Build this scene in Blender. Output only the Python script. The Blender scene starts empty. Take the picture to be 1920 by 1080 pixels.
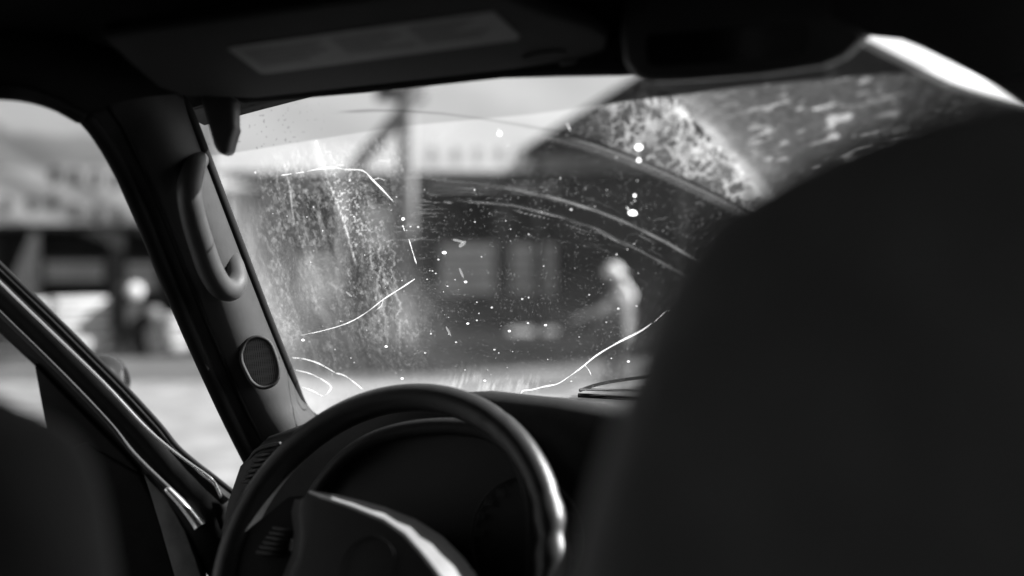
import bpy, bmesh, math, random
import numpy as np
from mathutils import Vector, Matrix
random.seed(7)
rng = np.random.default_rng(7)
S = bpy.context.scene
COL = S.collection

# ------------------------------------------------------------------ camera, sky, sun, exposure
FPX, HOR = 1867.0, 493.0                 # focal length and horizon row measured in the 1920 px photograph
PSI = math.radians(30.0)
CAM = Vector((0.28, 0.0, 1.55))
FWD = Vector((-math.sin(PSI), math.cos(PSI), 0.0))
RGT = Vector((math.cos(PSI), math.sin(PSI), 0.0))
UP = Vector((0, 0, 1))
cd = bpy.data.cameras.new('camera')
cam = bpy.data.objects.new('camera', cd)
COL.objects.link(cam)
cam.location = CAM
cam.rotation_euler = (math.radians(90), 0, PSI)
cd.sensor_width = 36.0
cd.lens = 36.0 * FPX / 1920.0
cd.shift_y = -(540.0 - HOR) / 1920.0
cd.clip_start, cd.clip_end = 0.02, 3000.0
cd.dof.use_dof = True
cd.dof.focus_distance = 1.30
cd.dof.aperture_fstop = 1.4
S.camera = cam

SUN_AZ, SUN_EL = math.radians(45.0), math.radians(37.0)   # azimuth measured from +Y towards +X
w = bpy.data.worlds.new('World')
S.world = w
w.use_nodes = True
nt = w.node_tree
nt.nodes.clear()
sky = nt.nodes.new('ShaderNodeTexSky')
sky.sky_type = 'NISHITA'
sky.sun_disc = False
sky.sun_elevation = SUN_EL
sky.sun_rotation = SUN_AZ
bw = nt.nodes.new('ShaderNodeRGBToBW')                    # the photograph is black and white
bg = nt.nodes.new('ShaderNodeBackground')
bg.inputs['Strength'].default_value = 0.055
wo = nt.nodes.new('ShaderNodeOutputWorld')
nt.links.new(sky.outputs[0], bw.inputs[0])
nt.links.new(bw.outputs[0], bg.inputs['Color'])
nt.links.new(bg.outputs[0], wo.inputs['Surface'])
sd = bpy.data.lights.new('sun', 'SUN')
sd.energy = 5.0
sd.angle = math.radians(0.5)
sd.color = (1, 1, 1)
so = bpy.data.objects.new('sun', sd)
COL.objects.link(so)
SUN = Vector((math.sin(SUN_AZ) * math.cos(SUN_EL), math.cos(SUN_AZ) * math.cos(SUN_EL), math.sin(SUN_EL)))
so.rotation_euler = SUN.to_track_quat('Z', 'Y').to_euler()
so.location = (6, 8, 12)
vs = S.view_settings
vs.view_transform = 'Standard'
vs.look = 'None'
vs.gamma = 1.0
vs.use_curve_mapping = False
vs.exposure = 1.8
S.cycles.use_denoising = True
S.cycles.max_bounces = 8
S.cycles.transparent_max_bounces = 16
S.cycles.caustics_reflective = False
S.cycles.caustics_refractive = False

# ------------------------------------------------------------------ helpers
def ray(px, py):
    return FWD + RGT * ((px - 960.0) / FPX) + UP * ((HOR - py) / FPX)

def W(px, py, t):
    return CAM + ray(px, py) * t

def on_plane(px, py, p0, n):
    r = ray(px, py)
    return CAM + r * ((p0 - CAM).dot(n) / r.dot(n))

def ground(px, D, z=0.0):
    p = CAM + (FWD + RGT * ((px - 960.0) / FPX)) * D
    p.z = z
    return p

def link(name, me, mat=None, parent=None, smooth=False):
    o = bpy.data.objects.new(name, me)
    COL.objects.link(o)
    if mat:
        me.materials.append(mat)
    if parent:
        o.parent = parent
    if smooth:
        for p in me.polygons:
            p.use_smooth = True
    return o

def mesh(name, verts, faces, mat=None, parent=None, smooth=False, fix=True):
    me = bpy.data.meshes.new(name)
    me.from_pydata([tuple(v) for v in verts], [], faces)
    if fix:
        bm = bmesh.new()
        bm.from_mesh(me)
        bmesh.ops.remove_doubles(bm, verts=bm.verts, dist=1e-6)
        bmesh.ops.recalc_face_normals(bm, faces=bm.faces)
        bm.to_mesh(me)
        bm.free()
    me.update()
    return link(name, me, mat, parent, smooth)

def bevel(o, w_, seg=3):
    m = o.modifiers.new('bevel', 'BEVEL')
    m.width = w_
    m.segments = seg
    m.limit_method = 'ANGLE'
    m.angle_limit = math.radians(35)
    for p in o.data.polygons:
        p.use_smooth = True
    return o

def prism(name, pts, vec, mat, parent=None, bev=0.0):
    n = len(pts)
    vec = Vector(vec)
    v = [Vector(p) for p in pts] + [Vector(p) + vec for p in pts]
    f = [tuple(range(n)), tuple(range(2 * n - 1, n - 1, -1))]
    f += [(i, (i + 1) % n, n + (i + 1) % n, n + i) for i in range(n)]
    o = mesh(name, v, f, mat, parent)
    if bev:
        bevel(o, bev)
    return o

def box(name, lo, hi, mat, parent=None, bev=0.0):
    x0, y0, z0 = lo
    x1, y1, z1 = hi
    return prism(name, [(x0, y0, z0), (x1, y0, z0), (x1, y1, z0), (x0, y1, z0)], (0, 0, z1 - z0), mat, parent, bev)

def smooth_path(pts, n=8):
    pts = [Vector(p) for p in pts]
    out = []
    for i in range(len(pts) - 1):
        p0, p1, p2, p3 = pts[max(i - 1, 0)], pts[i], pts[i + 1], pts[min(i + 2, len(pts) - 1)]
        for k in range(n):
            t = k / n
            out.append(0.5 * ((2 * p1) + (p2 - p0) * t + (2 * p0 - 5 * p1 + 4 * p2 - p3) * t * t + (3 * p1 - p0 - 3 * p2 + p3) * t ** 3))
    out.append(pts[-1])
    return out

def tube_data(pts, rad, seg=10, closed=False, flat=1.0, nrm=None):
    pts = [Vector(p) for p in pts]
    n = len(pts)
    rf = rad if callable(rad) else (lambda s: rad)
    V, Fc = [], []
    prev = None
    for i in range(n):
        if closed:
            tg = pts[(i + 1) % n] - pts[i - 1]
        else:
            tg = pts[min(i + 1, n - 1)] - pts[max(i - 1, 0)]
        tg.normalize()
        if nrm is not None:
            a = Vector(nrm)
        elif prev is not None:
            a = prev
        else:
            a = Vector((0, 0, 1)) if abs(tg.z) < 0.9 else Vector((1, 0, 0))
        a = (a - tg * a.dot(tg)).normalized()
        prev = a
        b = tg.cross(a)
        r = rf(i / max(n - 1, 1))
        for k in range(seg):
            th = 2 * math.pi * k / seg
            V.append(pts[i] + a * (math.cos(th) * r * flat) + b * (math.sin(th) * r))
    for i in range(n if closed else n - 1):
        j = (i + 1) % n
        for k in range(seg):
            l = (k + 1) % seg
            Fc.append((i * seg + k, i * seg + l, j * seg + l, j * seg + k))
    if not closed:
        Fc.append(tuple(range(seg)))
        Fc.append(tuple(range(n * seg - 1, (n - 1) * seg - 1, -1)))
    return V, Fc

def tube(name, pts, rad, mat, parent=None, seg=10, closed=False, flat=1.0, nrm=None):
    V, Fc = tube_data(pts, rad, seg, closed, flat, nrm)
    return mesh(name, V, Fc, mat, parent, True)

def grid(name, rows, mat, parent=None, smooth=True, thick=0.0):
    nr, nc = len(rows), len(rows[0])
    V = [p for r in rows for p in r]
    Fc = [(i * nc + j, i * nc + j + 1, (i + 1) * nc + j + 1, (i + 1) * nc + j) for i in range(nr - 1) for j in range(nc - 1)]
    o = mesh(name, V, Fc, mat, parent, smooth)
    if thick:
        m = o.modifiers.new('thickness', 'SOLIDIFY')
        m.thickness = thick
        m.offset = 0
    return o

def cushion(name, outline, depth, n, mat, parent=None, wd=0.3, steps=10):
    n = Vector(n).normalized()
    outline = [Vector(p) for p in outline]
    c = sum(outline, Vector()) / len(outline)
    N = len(outline)
    V, Fc = [], []
    for i in range(steps + 1):
        a = -math.pi / 2 + math.pi * i / steps
        s = 1 - wd + wd * math.cos(a)
        for p in outline:
            V.append(c + (p - c) * s + n * (depth * math.sin(a)))
    for i in range(steps):
        for k in range(N):
            l = (k + 1) % N
            Fc.append((i * N + k, i * N + l, (i + 1) * N + l, (i + 1) * N + k))
    Fc.append(tuple(range(N - 1, -1, -1)))
    Fc.append(tuple(range(steps * N, steps * N + N)))
    return mesh(name, V, Fc, mat, parent, True)

def thing(name, label, cat, loc=(0, 0, 0), rz=0.0, group=None):
    o = bpy.data.objects.new(name, None)
    COL.objects.link(o)
    o.location = loc
    o.rotation_euler = (0, 0, rz)
    o.empty_display_size = 0.2
    return tag(o, label, cat, group)

def tag(o, label, cat, group=None):
    o['label'] = label
    o['category'] = cat
    if group:
        o['group'] = group
    return o

def structure(o):
    o['kind'] = 'structure'
    return o

# ------------------------------------------------------------------ materials
def mat(name, val, rough=0.6, var=0.0, scale=40.0, bump=0.0, bscale=300.0, metal=0.0, spec=0.5, coords='Object'):
    m = bpy.data.materials.new(name)
    m.use_nodes = True
    t = m.node_tree
    b = t.nodes['Principled BSDF']
    b.inputs['Base Color'].default_value = (val, val, val, 1)
    b.inputs['Roughness'].default_value = rough
    b.inputs['Metallic'].default_value = metal
    b.inputs['Specular IOR Level'].default_value = spec
    tc = t.nodes.new('ShaderNodeTexCoord')
    if var:
        nz = t.nodes.new('ShaderNodeTexNoise')
        nz.inputs['Scale'].default_value = scale
        nz.inputs['Detail'].default_value = 6
        mr = t.nodes.new('ShaderNodeMapRange')
        mr.inputs['From Min'].default_value = 0.3
        mr.inputs['From Max'].default_value = 0.7
        mr.inputs['To Min'].default_value = max(val * (1 - var), 0)
        mr.inputs['To Max'].default_value = val * (1 + var)
        t.links.new(tc.outputs[coords], nz.inputs['Vector'])
        t.links.new(nz.outputs['Fac'], mr.inputs['Value'])
        t.links.new(mr.outputs[0], b.inputs['Base Color'])
    if bump:
        n2 = t.nodes.new('ShaderNodeTexNoise')
        n2.inputs['Scale'].default_value = bscale
        n2.inputs['Detail'].default_value = 4
        bp = t.nodes.new('ShaderNodeBump')
        bp.inputs['Strength'].default_value = bump
        bp.inputs['Distance'].default_value = 0.002
        t.links.new(tc.outputs[coords], n2.inputs['Vector'])
        t.links.new(n2.outputs['Fac'], bp.inputs['Height'])
        t.links.new(bp.outputs[0], b.inputs['Normal'])
    return m

M = {}
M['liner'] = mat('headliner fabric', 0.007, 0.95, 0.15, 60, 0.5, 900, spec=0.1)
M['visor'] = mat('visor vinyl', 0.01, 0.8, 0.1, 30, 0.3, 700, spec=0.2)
M['label'] = mat('warning label', 0.07, 0.6, 0.1, 60)
M['print'] = mat('label print', 0.035, 0.6, 0.25, 90)
M['pillar'] = mat('pillar plastic', 0.04, 0.5, 0.08, 50, 0.35, 1400, spec=0.15)
M['handle'] = mat('handle plastic', 0.045, 0.42, 0.06, 50, 0.2, 1500, spec=0.3)
M['black'] = mat('black plastic', 0.008, 0.5, 0.2, 50, 0.2, 900, spec=0.08)
M['rubber'] = mat('black rubber', 0.008, 0.75, spec=0.15)
M['leather'] = mat('steering leather', 0.022, 0.32, 0.15, 80, 0.25, 900, spec=0.4)
M['pad'] = mat('airbag vinyl', 0.025, 0.42, 0.1, 60, 0.3, 1200, spec=0.25)
M['dash'] = mat('dash vinyl', 0.012, 0.55, 0.2, 60, 0.35, 1000, spec=0.3)
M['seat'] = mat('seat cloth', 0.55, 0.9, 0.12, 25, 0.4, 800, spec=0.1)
M['paint'] = mat('dark car paint', 0.03, 0.6, 0.1, 4, spec=0.1)
M['trim'] = mat('bright trim', 0.6, 0.25, metal=0.9)
M['jamb'] = mat('grey door panel', 0.09, 0.7, 0.25, 40, 0.3, 500)
M['mirror'] = mat('mirror glass', 0.006, 0.1, spec=0.12)
M['gloss'] = mat('gloss black paint', 0.012, 0.12, spec=0.6)
M['seat_shaded'] = mat('shaded seat cloth', 0.06, 0.9, 0.12, 25, 0.4, 800, spec=0.1)  # seat cloth with shade put into its colour
M['crack'] = mat('white glass fracture', 0.9, 0.6)
M['pad_lit'] = mat('airbag vinyl sunlit bevel', 0.16, 0.42, 0.1, 60, 0.15, 900, spec=0.4)  # airbag bevel, sunlight put into the colour as a lighter grey
M['housing'] = mat('mirror housing', 0.02, 0.4, 0.1, 50, spec=0.4)
M['dial'] = mat('dial face', 0.004, 0.6)
M['digit'] = mat('dial figures', 0.05, 0.6)

def clear_glass(name, tr=0.92):
    m = bpy.data.materials.new(name)
    m.use_nodes = True
    t = m.node_tree
    t.nodes.clear()
    o = t.nodes.new('ShaderNodeOutputMaterial')
    a = t.nodes.new('ShaderNodeBsdfTransparent')
    a.inputs[0].default_value = (tr, tr, tr, 1)
    g = t.nodes.new('ShaderNodeBsdfGlossy')
    g.inputs['Roughness'].default_value = 0.02
    fr = t.nodes.new('ShaderNodeFresnel')
    fr.inputs[0].default_value = 1.3
    mx = t.nodes.new('ShaderNodeMixShader')
    t.links.new(fr.outputs[0], mx.inputs[0])
    t.links.new(a.outputs[0], mx.inputs[1])
    t.links.new(g.outputs[0], mx.inputs[2])
    t.links.new(mx.outputs[0], o.inputs[0])
    return m
M['glass'] = clear_glass('clear glass')
M['tinted'] = clear_glass('tinted rear glass', 0.42)

# dirt that lets light through it: spots, cracks
def dirt_mat(name, val):
    m = bpy.data.materials.new(name)
    m.use_nodes = True
    t = m.node_tree
    t.nodes.clear()
    o = t.nodes.new('ShaderNodeOutputMaterial')
    a = t.nodes.new('ShaderNodeBsdfTranslucent')
    a.inputs[0].default_value = (val, val, val, 1)
    b = t.nodes.new('ShaderNodeBsdfDiffuse')
    b.inputs[0].default_value = (val, val, val, 1)
    mx = t.nodes.new('ShaderNodeMixShader')
    mx.inputs[0].default_value = 0.3
    t.links.new(a.outputs[0], mx.inputs[1])
    t.links.new(b.outputs[0], mx.inputs[2])
    t.links.new(mx.outputs[0], o.inputs[0])
    return m
M['splat'] = dirt_mat('dried splash', 0.9)
def smear_mat(nm='thin dried smear', fac=0.14):
    m = dirt_mat(nm, 0.8)
    t = m.node_tree
    o = t.nodes['Material Output']
    src = o.inputs[0].links[0].from_socket
    a = t.nodes.new('ShaderNodeBsdfTransparent')
    mx = t.nodes.new('ShaderNodeMixShader')
    mx.inputs[0].default_value = fac
    t.links.new(a.outputs[0], mx.inputs[1])
    t.links.new(src, mx.inputs[2])
    t.links.new(mx.outputs[0], o.inputs[0])
    return m
M['smear'] = smear_mat()
M['spot'] = smear_mat('thin grey spot', 0.4)

def windscreen_mat():
    m = bpy.data.materials.new('dirty windscreen glass')
    m.use_nodes = True
    t = m.node_tree
    t.nodes.clear()
    o = t.nodes.new('ShaderNodeOutputMaterial')
    at = t.nodes.new('ShaderNodeAttribute')
    at.attribute_name = 'dirt'
    ti = t.nodes.new('ShaderNodeAttribute')
    ti.attribute_name = 'tint'
    tr = t.nodes.new('ShaderNodeBsdfTransparent')
    t.links.new(ti.outputs['Fac'], tr.inputs[0])
    ts = t.nodes.new('ShaderNodeBsdfTranslucent')
    ts.inputs[0].default_value = (0.8, 0.8, 0.8, 1)
    mx = t.nodes.new('ShaderNodeMixShader')
    t.links.new(at.outputs['Fac'], mx.inputs[0])
    t.links.new(tr.outputs[0], mx.inputs[1])
    t.links.new(ts.outputs[0], mx.inputs[2])
    t.links.new(mx.outputs[0], o.inputs[0])
    return m
M['windscreen'] = windscreen_mat()

def grille_mat():
    m = mat('speaker mesh', 0.05, 0.5)
    t = m.node_tree
    b = t.nodes['Principled BSDF']
    tc = t.nodes.new('ShaderNodeTexCoord')
    v = t.nodes.new('ShaderNodeTexVoronoi')
    v.inputs['Scale'].default_value = 520
    v.inputs['Randomness'].default_value = 0.0
    r = t.nodes.new('ShaderNodeMapRange')
    r.inputs['From Min'].default_value = 0.25
    r.inputs['From Max'].default_value = 0.45
    r.inputs['To Min'].default_value = 0.004
    r.inputs['To Max'].default_value = 0.16
    t.links.new(tc.outputs['Object'], v.inputs['Vector'])
    t.links.new(v.outputs['Distance'], r.inputs['Value'])
    t.links.new(r.outputs[0], b.inputs['Base Color'])
    return m
M['grille'] = grille_mat()

# outdoors
M['gravel'] = mat('pale gravel', 0.165, 0.95, 0.4, 2.6, 0.8, 22, spec=0.1)
M['asphalt'] = mat('worn asphalt', 0.065, 0.9, 0.45, 1.4, 0.5, 40, spec=0.2)
M['soil'] = mat('dry ground', 0.25, 0.95, 0.3, 0.3, 0.5, 20, spec=0.1)
M['white'] = mat('white sheeting', 0.74, 0.7, 0.06, 0.8, spec=0.2)
M['pale'] = mat('pale stripe print', 0.9, 0.7, 0.06, 0.8, spec=0.2)
M['letter'] = mat('grey letters', 0.06, 0.6, 0.2, 5)
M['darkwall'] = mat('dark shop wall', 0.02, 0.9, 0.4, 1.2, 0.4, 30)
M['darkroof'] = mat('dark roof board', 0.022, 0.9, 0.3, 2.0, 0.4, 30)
M['frame'] = mat('window frame', 0.10, 0.6, 0.1, 8)
M['blind'] = mat('window blind', 0.85, 0.7, 0.15, 3)
M['board'] = mat('white painted board', 0.5, 0.6, 0.08, 4)
M['brick'] = mat('brick', 0.30, 0.9, 0.3, 8, 0.5, 60)
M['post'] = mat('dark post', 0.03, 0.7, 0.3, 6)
M['letter_pale'] = mat('pale grey letters', 0.45, 0.6, 0.1, 5)
M['pole'] = mat('weathered pole', 0.2, 0.9, 0.3, 6)
M['skin'] = mat('skin', 0.2, 0.6, 0.05, 30)
M['hat'] = mat('white hat cloth', 0.55, 0.8, 0.05, 30)
M['shirt'] = mat('grey shirt cloth', 0.15, 0.9, 0.15, 20)
M['trousers'] = mat('dark trousers cloth', 0.06, 0.9, 0.15, 20)
M['steel'] = mat('bright lid', 0.75, 0.35, 0.05, 5)

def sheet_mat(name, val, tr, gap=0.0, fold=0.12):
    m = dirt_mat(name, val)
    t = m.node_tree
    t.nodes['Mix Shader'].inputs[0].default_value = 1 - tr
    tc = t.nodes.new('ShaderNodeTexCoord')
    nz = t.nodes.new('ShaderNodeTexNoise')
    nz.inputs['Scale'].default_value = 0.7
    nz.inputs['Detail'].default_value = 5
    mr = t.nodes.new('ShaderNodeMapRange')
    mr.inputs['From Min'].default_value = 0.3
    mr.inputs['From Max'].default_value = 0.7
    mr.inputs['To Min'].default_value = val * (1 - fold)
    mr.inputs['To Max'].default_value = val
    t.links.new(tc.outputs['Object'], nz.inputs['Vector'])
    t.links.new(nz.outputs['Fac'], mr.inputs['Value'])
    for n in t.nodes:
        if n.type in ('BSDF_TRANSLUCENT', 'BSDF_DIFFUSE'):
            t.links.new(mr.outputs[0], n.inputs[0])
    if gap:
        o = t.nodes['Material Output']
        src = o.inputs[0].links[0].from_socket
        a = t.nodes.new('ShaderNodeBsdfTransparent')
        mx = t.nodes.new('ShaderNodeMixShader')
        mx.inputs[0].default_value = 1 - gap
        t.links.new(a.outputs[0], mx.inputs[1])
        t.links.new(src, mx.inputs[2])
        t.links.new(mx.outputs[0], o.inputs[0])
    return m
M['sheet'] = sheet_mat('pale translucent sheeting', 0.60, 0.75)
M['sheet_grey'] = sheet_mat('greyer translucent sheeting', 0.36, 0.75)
M['overlap'] = sheet_mat('second layer of thin sheeting', 0.5, 0.6, 0.35)
M['bright_fill'] = sheet_mat('white tarpaulin', 0.9, 0.8)

# ------------------------------------------------------------------ ground and road
g = mesh('ground', [(-900, -900, -0.008), (900, -900, -0.008), (900, 900, -0.008), (-900, 900, -0.008)], [(0, 1, 2, 3)], M['soil'])
structure(g)
def strip(name, d0, d1, z, m, x0=-60, x1=60):
    P = [CAM + FWD * d + RGT * x for d, x in ((d0, x0), (d0, x1), (d1, x1), (d1, x0))]
    for p in P:
        p.z = z
    return structure(mesh(name, P, [(0, 1, 2, 3)], m))
strip('forecourt', -12, 12.9, 0.0, M['gravel'])
strip('road', 12.9, 18.9, -0.004, M['asphalt'])
kp = [CAM + FWD * d + RGT * x for d, x in ((18.9, -60), (18.9, 60), (26, 60), (26, -60))]
for p in kp:
    p.z = -0.2
pv = prism('pavement', kp, (0, 0, 0.30), M['gravel'])
structure(pv)

# ------------------------------------------------------------------ shop across the road
D0 = 20.0
def LX(px, D):
    return (px - 960.0) / FPX * D
def LZ(py, D):
    return 1.55 + (HOR - py) / FPX * D
shop = thing('shop_building', 'long pale-fronted shop building with big letters and dark porch across the road', 'building',
             ground(960, D0), PSI)
# local x along the front, y = distance behind D0
def sbox(name, px0, px1, py0, py1, D, th, m, parent=shop, bev=0.0):
    return box(name, (LX(px0, D), D - D0, LZ(py1, D)), (LX(px1, D), D - D0 + th, LZ(py0, D)), m, parent, bev)
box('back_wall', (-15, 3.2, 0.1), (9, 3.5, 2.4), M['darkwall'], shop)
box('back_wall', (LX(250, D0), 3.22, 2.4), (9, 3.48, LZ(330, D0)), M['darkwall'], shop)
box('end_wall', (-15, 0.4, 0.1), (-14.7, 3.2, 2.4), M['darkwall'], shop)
def sheet(name, px0, px1, py0, py1, m, dy=0.0, nx=24, nz=10, par=shop):
    """one thin hung sheet, slightly rippled"""
    rows = []
    for j in range(nz + 1):
        py = py0 + (py1 - py0) * j / nz
        rows.append([Vector((LX(px0 + (px1 - px0) * i / nx, D0), dy + 0.015 * math.sin(i * 1.7) * math.sin(j * .9 + i), LZ(py, D0))) for i in range(nx + 1)])
    return grid(name, rows, m, par)
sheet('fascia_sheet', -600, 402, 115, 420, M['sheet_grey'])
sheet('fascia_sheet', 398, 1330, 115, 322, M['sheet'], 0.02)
sbox('top_rail', -600, 1330, 110, 116, D0 - 0.03, 0.1, M['darkroof'])
sbox('eave_beam', -600, 400, 420, 430, D0 - 0.02, 0.25, M['darkroof'])
sbox('eave_beam', 401, 1330, 322, 330, D0 - 0.02, 0.25, M['darkroof'])
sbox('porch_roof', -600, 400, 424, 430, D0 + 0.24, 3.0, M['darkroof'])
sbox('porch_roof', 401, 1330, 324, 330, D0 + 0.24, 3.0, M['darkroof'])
# overlapping second layers give the darker bands on the left sheet
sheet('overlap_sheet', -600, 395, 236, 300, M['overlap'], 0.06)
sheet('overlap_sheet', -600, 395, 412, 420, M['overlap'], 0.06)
# diagonal bands of a second thin layer behind the sheeting
for a, b, c, d in (((-60, 255), (300, 425), (300, 470), (-60, 300)), ):
    pass
def diag(px0, py0, px1, py1, hw, m, dy):
    P = [(LX(px, D0), dy, LZ(py + q, D0)) for px, py, q in ((px0, py0, -hw), (px1, py1, -hw), (px1, py1, hw), (px0, py0, hw))]
    return mesh('overlap_sheet', P, [(0, 1, 2, 3)], m, shop)
diag(-150, 225, 280, 425, 20, M['overlap'], 0.09)
diag(-150, 295, 230, 455, 14, M['overlap'], 0.12)
diag(-40, 150, 330, 400, 16, M['overlap'], 0.15)

def ring_letter(cx, cy, wpx, hpx, D, kind=0):
    """a plain rounded raised letter, too blurred in the photograph to read"""
    n = 20
    V, Fc = [], []
    X, Z = LX(cx, D), LZ(cy, D)
    a, h = wpx / FPX * D / 2, hpx / FPX * D / 2
    for lay, y in ((0, D - D0 - 0.06), (1, D - D0 - 0.004)):
        for k in range(n):
            th = 2 * math.pi * k / n
            V.append((X + a * math.cos(th), y, Z + h * math.sin(th)))
            V.append((X + a * 0.42 * math.cos(th), y, Z + h * 0.5 * math.sin(th)))
    for k in range(n):
        l = (k + 1) % n
        Fc += [(2 * k, 2 * l, 2 * l + 1, 2 * k + 1), (2 * n + 2 * k, 2 * n + 2 * k + 1, 2 * n + 2 * l + 1, 2 * n + 2 * l),
               (2 * k, 2 * n + 2 * k, 2 * n + 2 * l, 2 * l), (2 * k + 1, 2 * l + 1, 2 * n + 2 * l + 1, 2 * n + 2 * k + 1)]
    if kind:
        b = len(V)
        for y in (D - D0 - 0.058, D - D0 - 0.006):
            V += [(X - a * .9, y, Z - h * .1), (X + a * .9, y, Z - h * .1), (X + a * .9, y, Z + h * .12), (X - a * .9, y, Z + h * .12)]
        Fc += [(b, b + 1, b + 2, b + 3), (b, b + 4, b + 5, b + 1), (b + 2, b + 6, b + 7, b + 3)]
    return mesh('letter', V, Fc, M['letter_pale' if cx > 600 else 'letter'], shop)
for i, (x, y) in enumerate(((62, 328), (103, 330), (142, 332), (180, 336), (217, 340), (254, 343))):
    if i:
        ring_letter(x, y, 21, 32, D0, i in (1, 2))
for i, (x, y) in enumerate(((12, 384), (60, 384), (98, 381), (142, 396), (182, 402), (-40, 383), (222, 404))):
    ring_letter(x, y, 19, 27, D0, i % 2 == 0)
for x in (770, 810, 855, 895, 935, 970):
    ring_letter(x, 292, 17, 28, D0, x in (855, 935))
# porch posts
for px, wd in ((217, 26), (-20, 22), (300, 8), (942, 24), (1062, 26), (792, 18), (640, 20), (505, 24)):
    o = sbox('post', px - wd / 2, px + wd / 2, 400 if px < 400 else 320, 640, D0 + 0.35, 0.22, M['post'])
# windows in the back wall, seen as pale blurs under the porch
def window(px0, px1, py0, py1, m='blind', nslat=5):
    D = D0 + 3.12
    f = sbox('window', px0, px1, py0, py1, D, 0.07, M['frame'])
    pn = sbox('pane', px0 + 5, px1 - 5, py0 + 5, py1 - 5, D - 0.012, 0.012, M[m], f)
    h = (py1 - py0 - 12) / nslat
    for k in range(1, nslat):
        sbox('slat', px0 + 5, px1 - 5, py0 + 6 + k * h - 1.5, py0 + 6 + k * h + 1.5, D - 0.03, 0.018, M['frame'], f)
    return f
window(822, 932, 452, 556)
window(954, 1046, 452, 556)
window(1078, 1180, 440, 560)
window(80, 198, 486, 530, nslat=3)
window(228, 296, 488, 548, nslat=3)
window(560, 640, 470, 610, nslat=4)
window(672, 740, 380, 470, nslat=2)
sbox('counter', 560, 1200, 556, 648, D0 + 2.2, 0.5, M['post'])

# bricks at the far left, laid in the sloping shape of a sunlit wall patch
sun_patch = thing('brick_sun_patch', 'pale bricks shaped like a sunlit patch of wall at the left end of the shop porch', 'brick wall', ground(40, 19.4), PSI)
me_b = None
rows = 17
ch = 0.069
zb = LZ(548, 19.4)
for r in range(rows):
    z = 0.1 + zb - 0.1 + r * ch
    wd = 0.52 * (1 - r / rows) + 0.06
    nb = max(1, int(math.ceil(wd / 0.22)))
    bl = wd / nb
    for k in range(nb):
        x1 = 0.27 - k * bl
        o = box('brick', (x1 - bl + 0.008, random.uniform(-0.006, 0.006), z + 0.006), (x1, 0.2, z + ch - 0.004), M['brick'], sun_patch)
core = box('patch_core', (-0.27, 0.02, 0.1), (0.26, 0.19, zb), M['brick'], sun_patch)

# white boards stacked under the porch
def board_stack(px0, px1, py0, py1, n, D, label, grp):
    t = thing('board_stack', label, 'stacked boards', ground((px0 + px1) / 2, D, 0.0), PSI + math.radians(42), grp)
    W_ = (px1 - px0) / FPX * D
    W_ /= 0.9
    zt, zb_ = LZ(py0, D), max(LZ(py1, D), 0.02)
    h = (zt - zb_) / n
    for k in range(n):
        j = random.uniform(-0.03, 0.03)
        box('board', (-W_ / 2 + j, random.uniform(-.02, .02), zb_ + k * h + 0.035), (W_ / 2 + j, 0.45, zb_ + (k + 1) * h - 0.035), M['board'], t, 0.006)
    box('bearer', (-W_ / 2 + .1, 0.05, 0.0), (-W_ / 2 + .2, 0.4, zb_), M['post'], t)
    box('bearer', (W_ / 2 - .2, 0.05, 0.0), (W_ / 2 - .1, 0.4, zb_), M['post'], t)
    return t
board_stack(112, 200, 556, 658, 4, 16.9, 'wide stack of white boards left of the porch post', 'white boards under the porch')
board_stack(60, 100, 560, 658, 4, 17.1, 'narrow stack of white boards beside the brick patch', 'white boards under the porch')
board_stack(316, 384, 588, 658, 3, 16.9, 'short white stack of boards half hidden by the car pillar', 'white boards under the porch')

# two round discs on dark stands, added to imitate blurred glints
def glint_disc(px, py, rpx, D, label, m):
    c = ground(px, D, 0.0)
    t = thing('glint_disc', label, 'glint_disc', c, PSI + math.radians(38), 'glint discs under the porch')
    z = LZ(py, D)
    r = rpx / FPX * D
    n = 24
    V, Fc = tube_data([Vector((0, 0.02, z)), Vector((0, 0.03, z)), Vector((0, 0.09, z)), Vector((0, 0.10, z))], lambda s: r * (0.93 if s in (0, 1) else 1), n)
    o = mesh('glint_face', V, Fc, m, t, True)
    V, Fc = tube_data([Vector((0, 0.101, z)), Vector((0, 0.7, z))], r * 0.98, n)
    mesh('disc_body', V, Fc, M['post'], t, True)
    box('stand', (-r * 0.8, 0.12, 0), (r * 0.8, 0.65, z - r * 0.9), M['post'], t)
    return t
glint_disc(255, 546, 15, 17.1, 'bright round disc added on a stand as a blurred glint behind the road', M['board'])
glint_disc(290, 590, 15, 17.2, 'duller round disc added as a second glint lower and right of the bright one', M['frame'])

# utility pole with stay, in front of the shop
pole = thing('utility_pole', 'tall wooden pole with a slanting stay in front of the shop', 'utility pole', ground(762, 17.6, 0.0), PSI)
def lx(px, D=17.6):
    return (px - 762) / FPX * D
tube('shaft', [(0, 0, 0), (0, 0, 7.0)], lambda s: 0.17 - 0.03 * s, M['pole'], pole, 12)
tube('stay', [(lx(640), -0.02, LZ(345, 17.6)), (lx(815), -0.02, LZ(140, 17.6))], 0.13, M['pole'], pole, 10)
tube('stay', [(lx(640), 0.02, LZ(345, 17.6)), (lx(640), 0.02, 0.0)], 0.04, M['pole'], pole, 8)
box('crossarm', (lx(705), -0.1, LZ(190, 17.6)), (lx(800), 0.1, LZ(150, 17.6)), M['pole'], pole, 0.02)
bevel(box('transformer', (lx(712), -0.55, LZ(172, 17.6)), (lx(748), -0.15, LZ(120, 17.6)), M['pole'], pole), 0.05)

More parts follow.
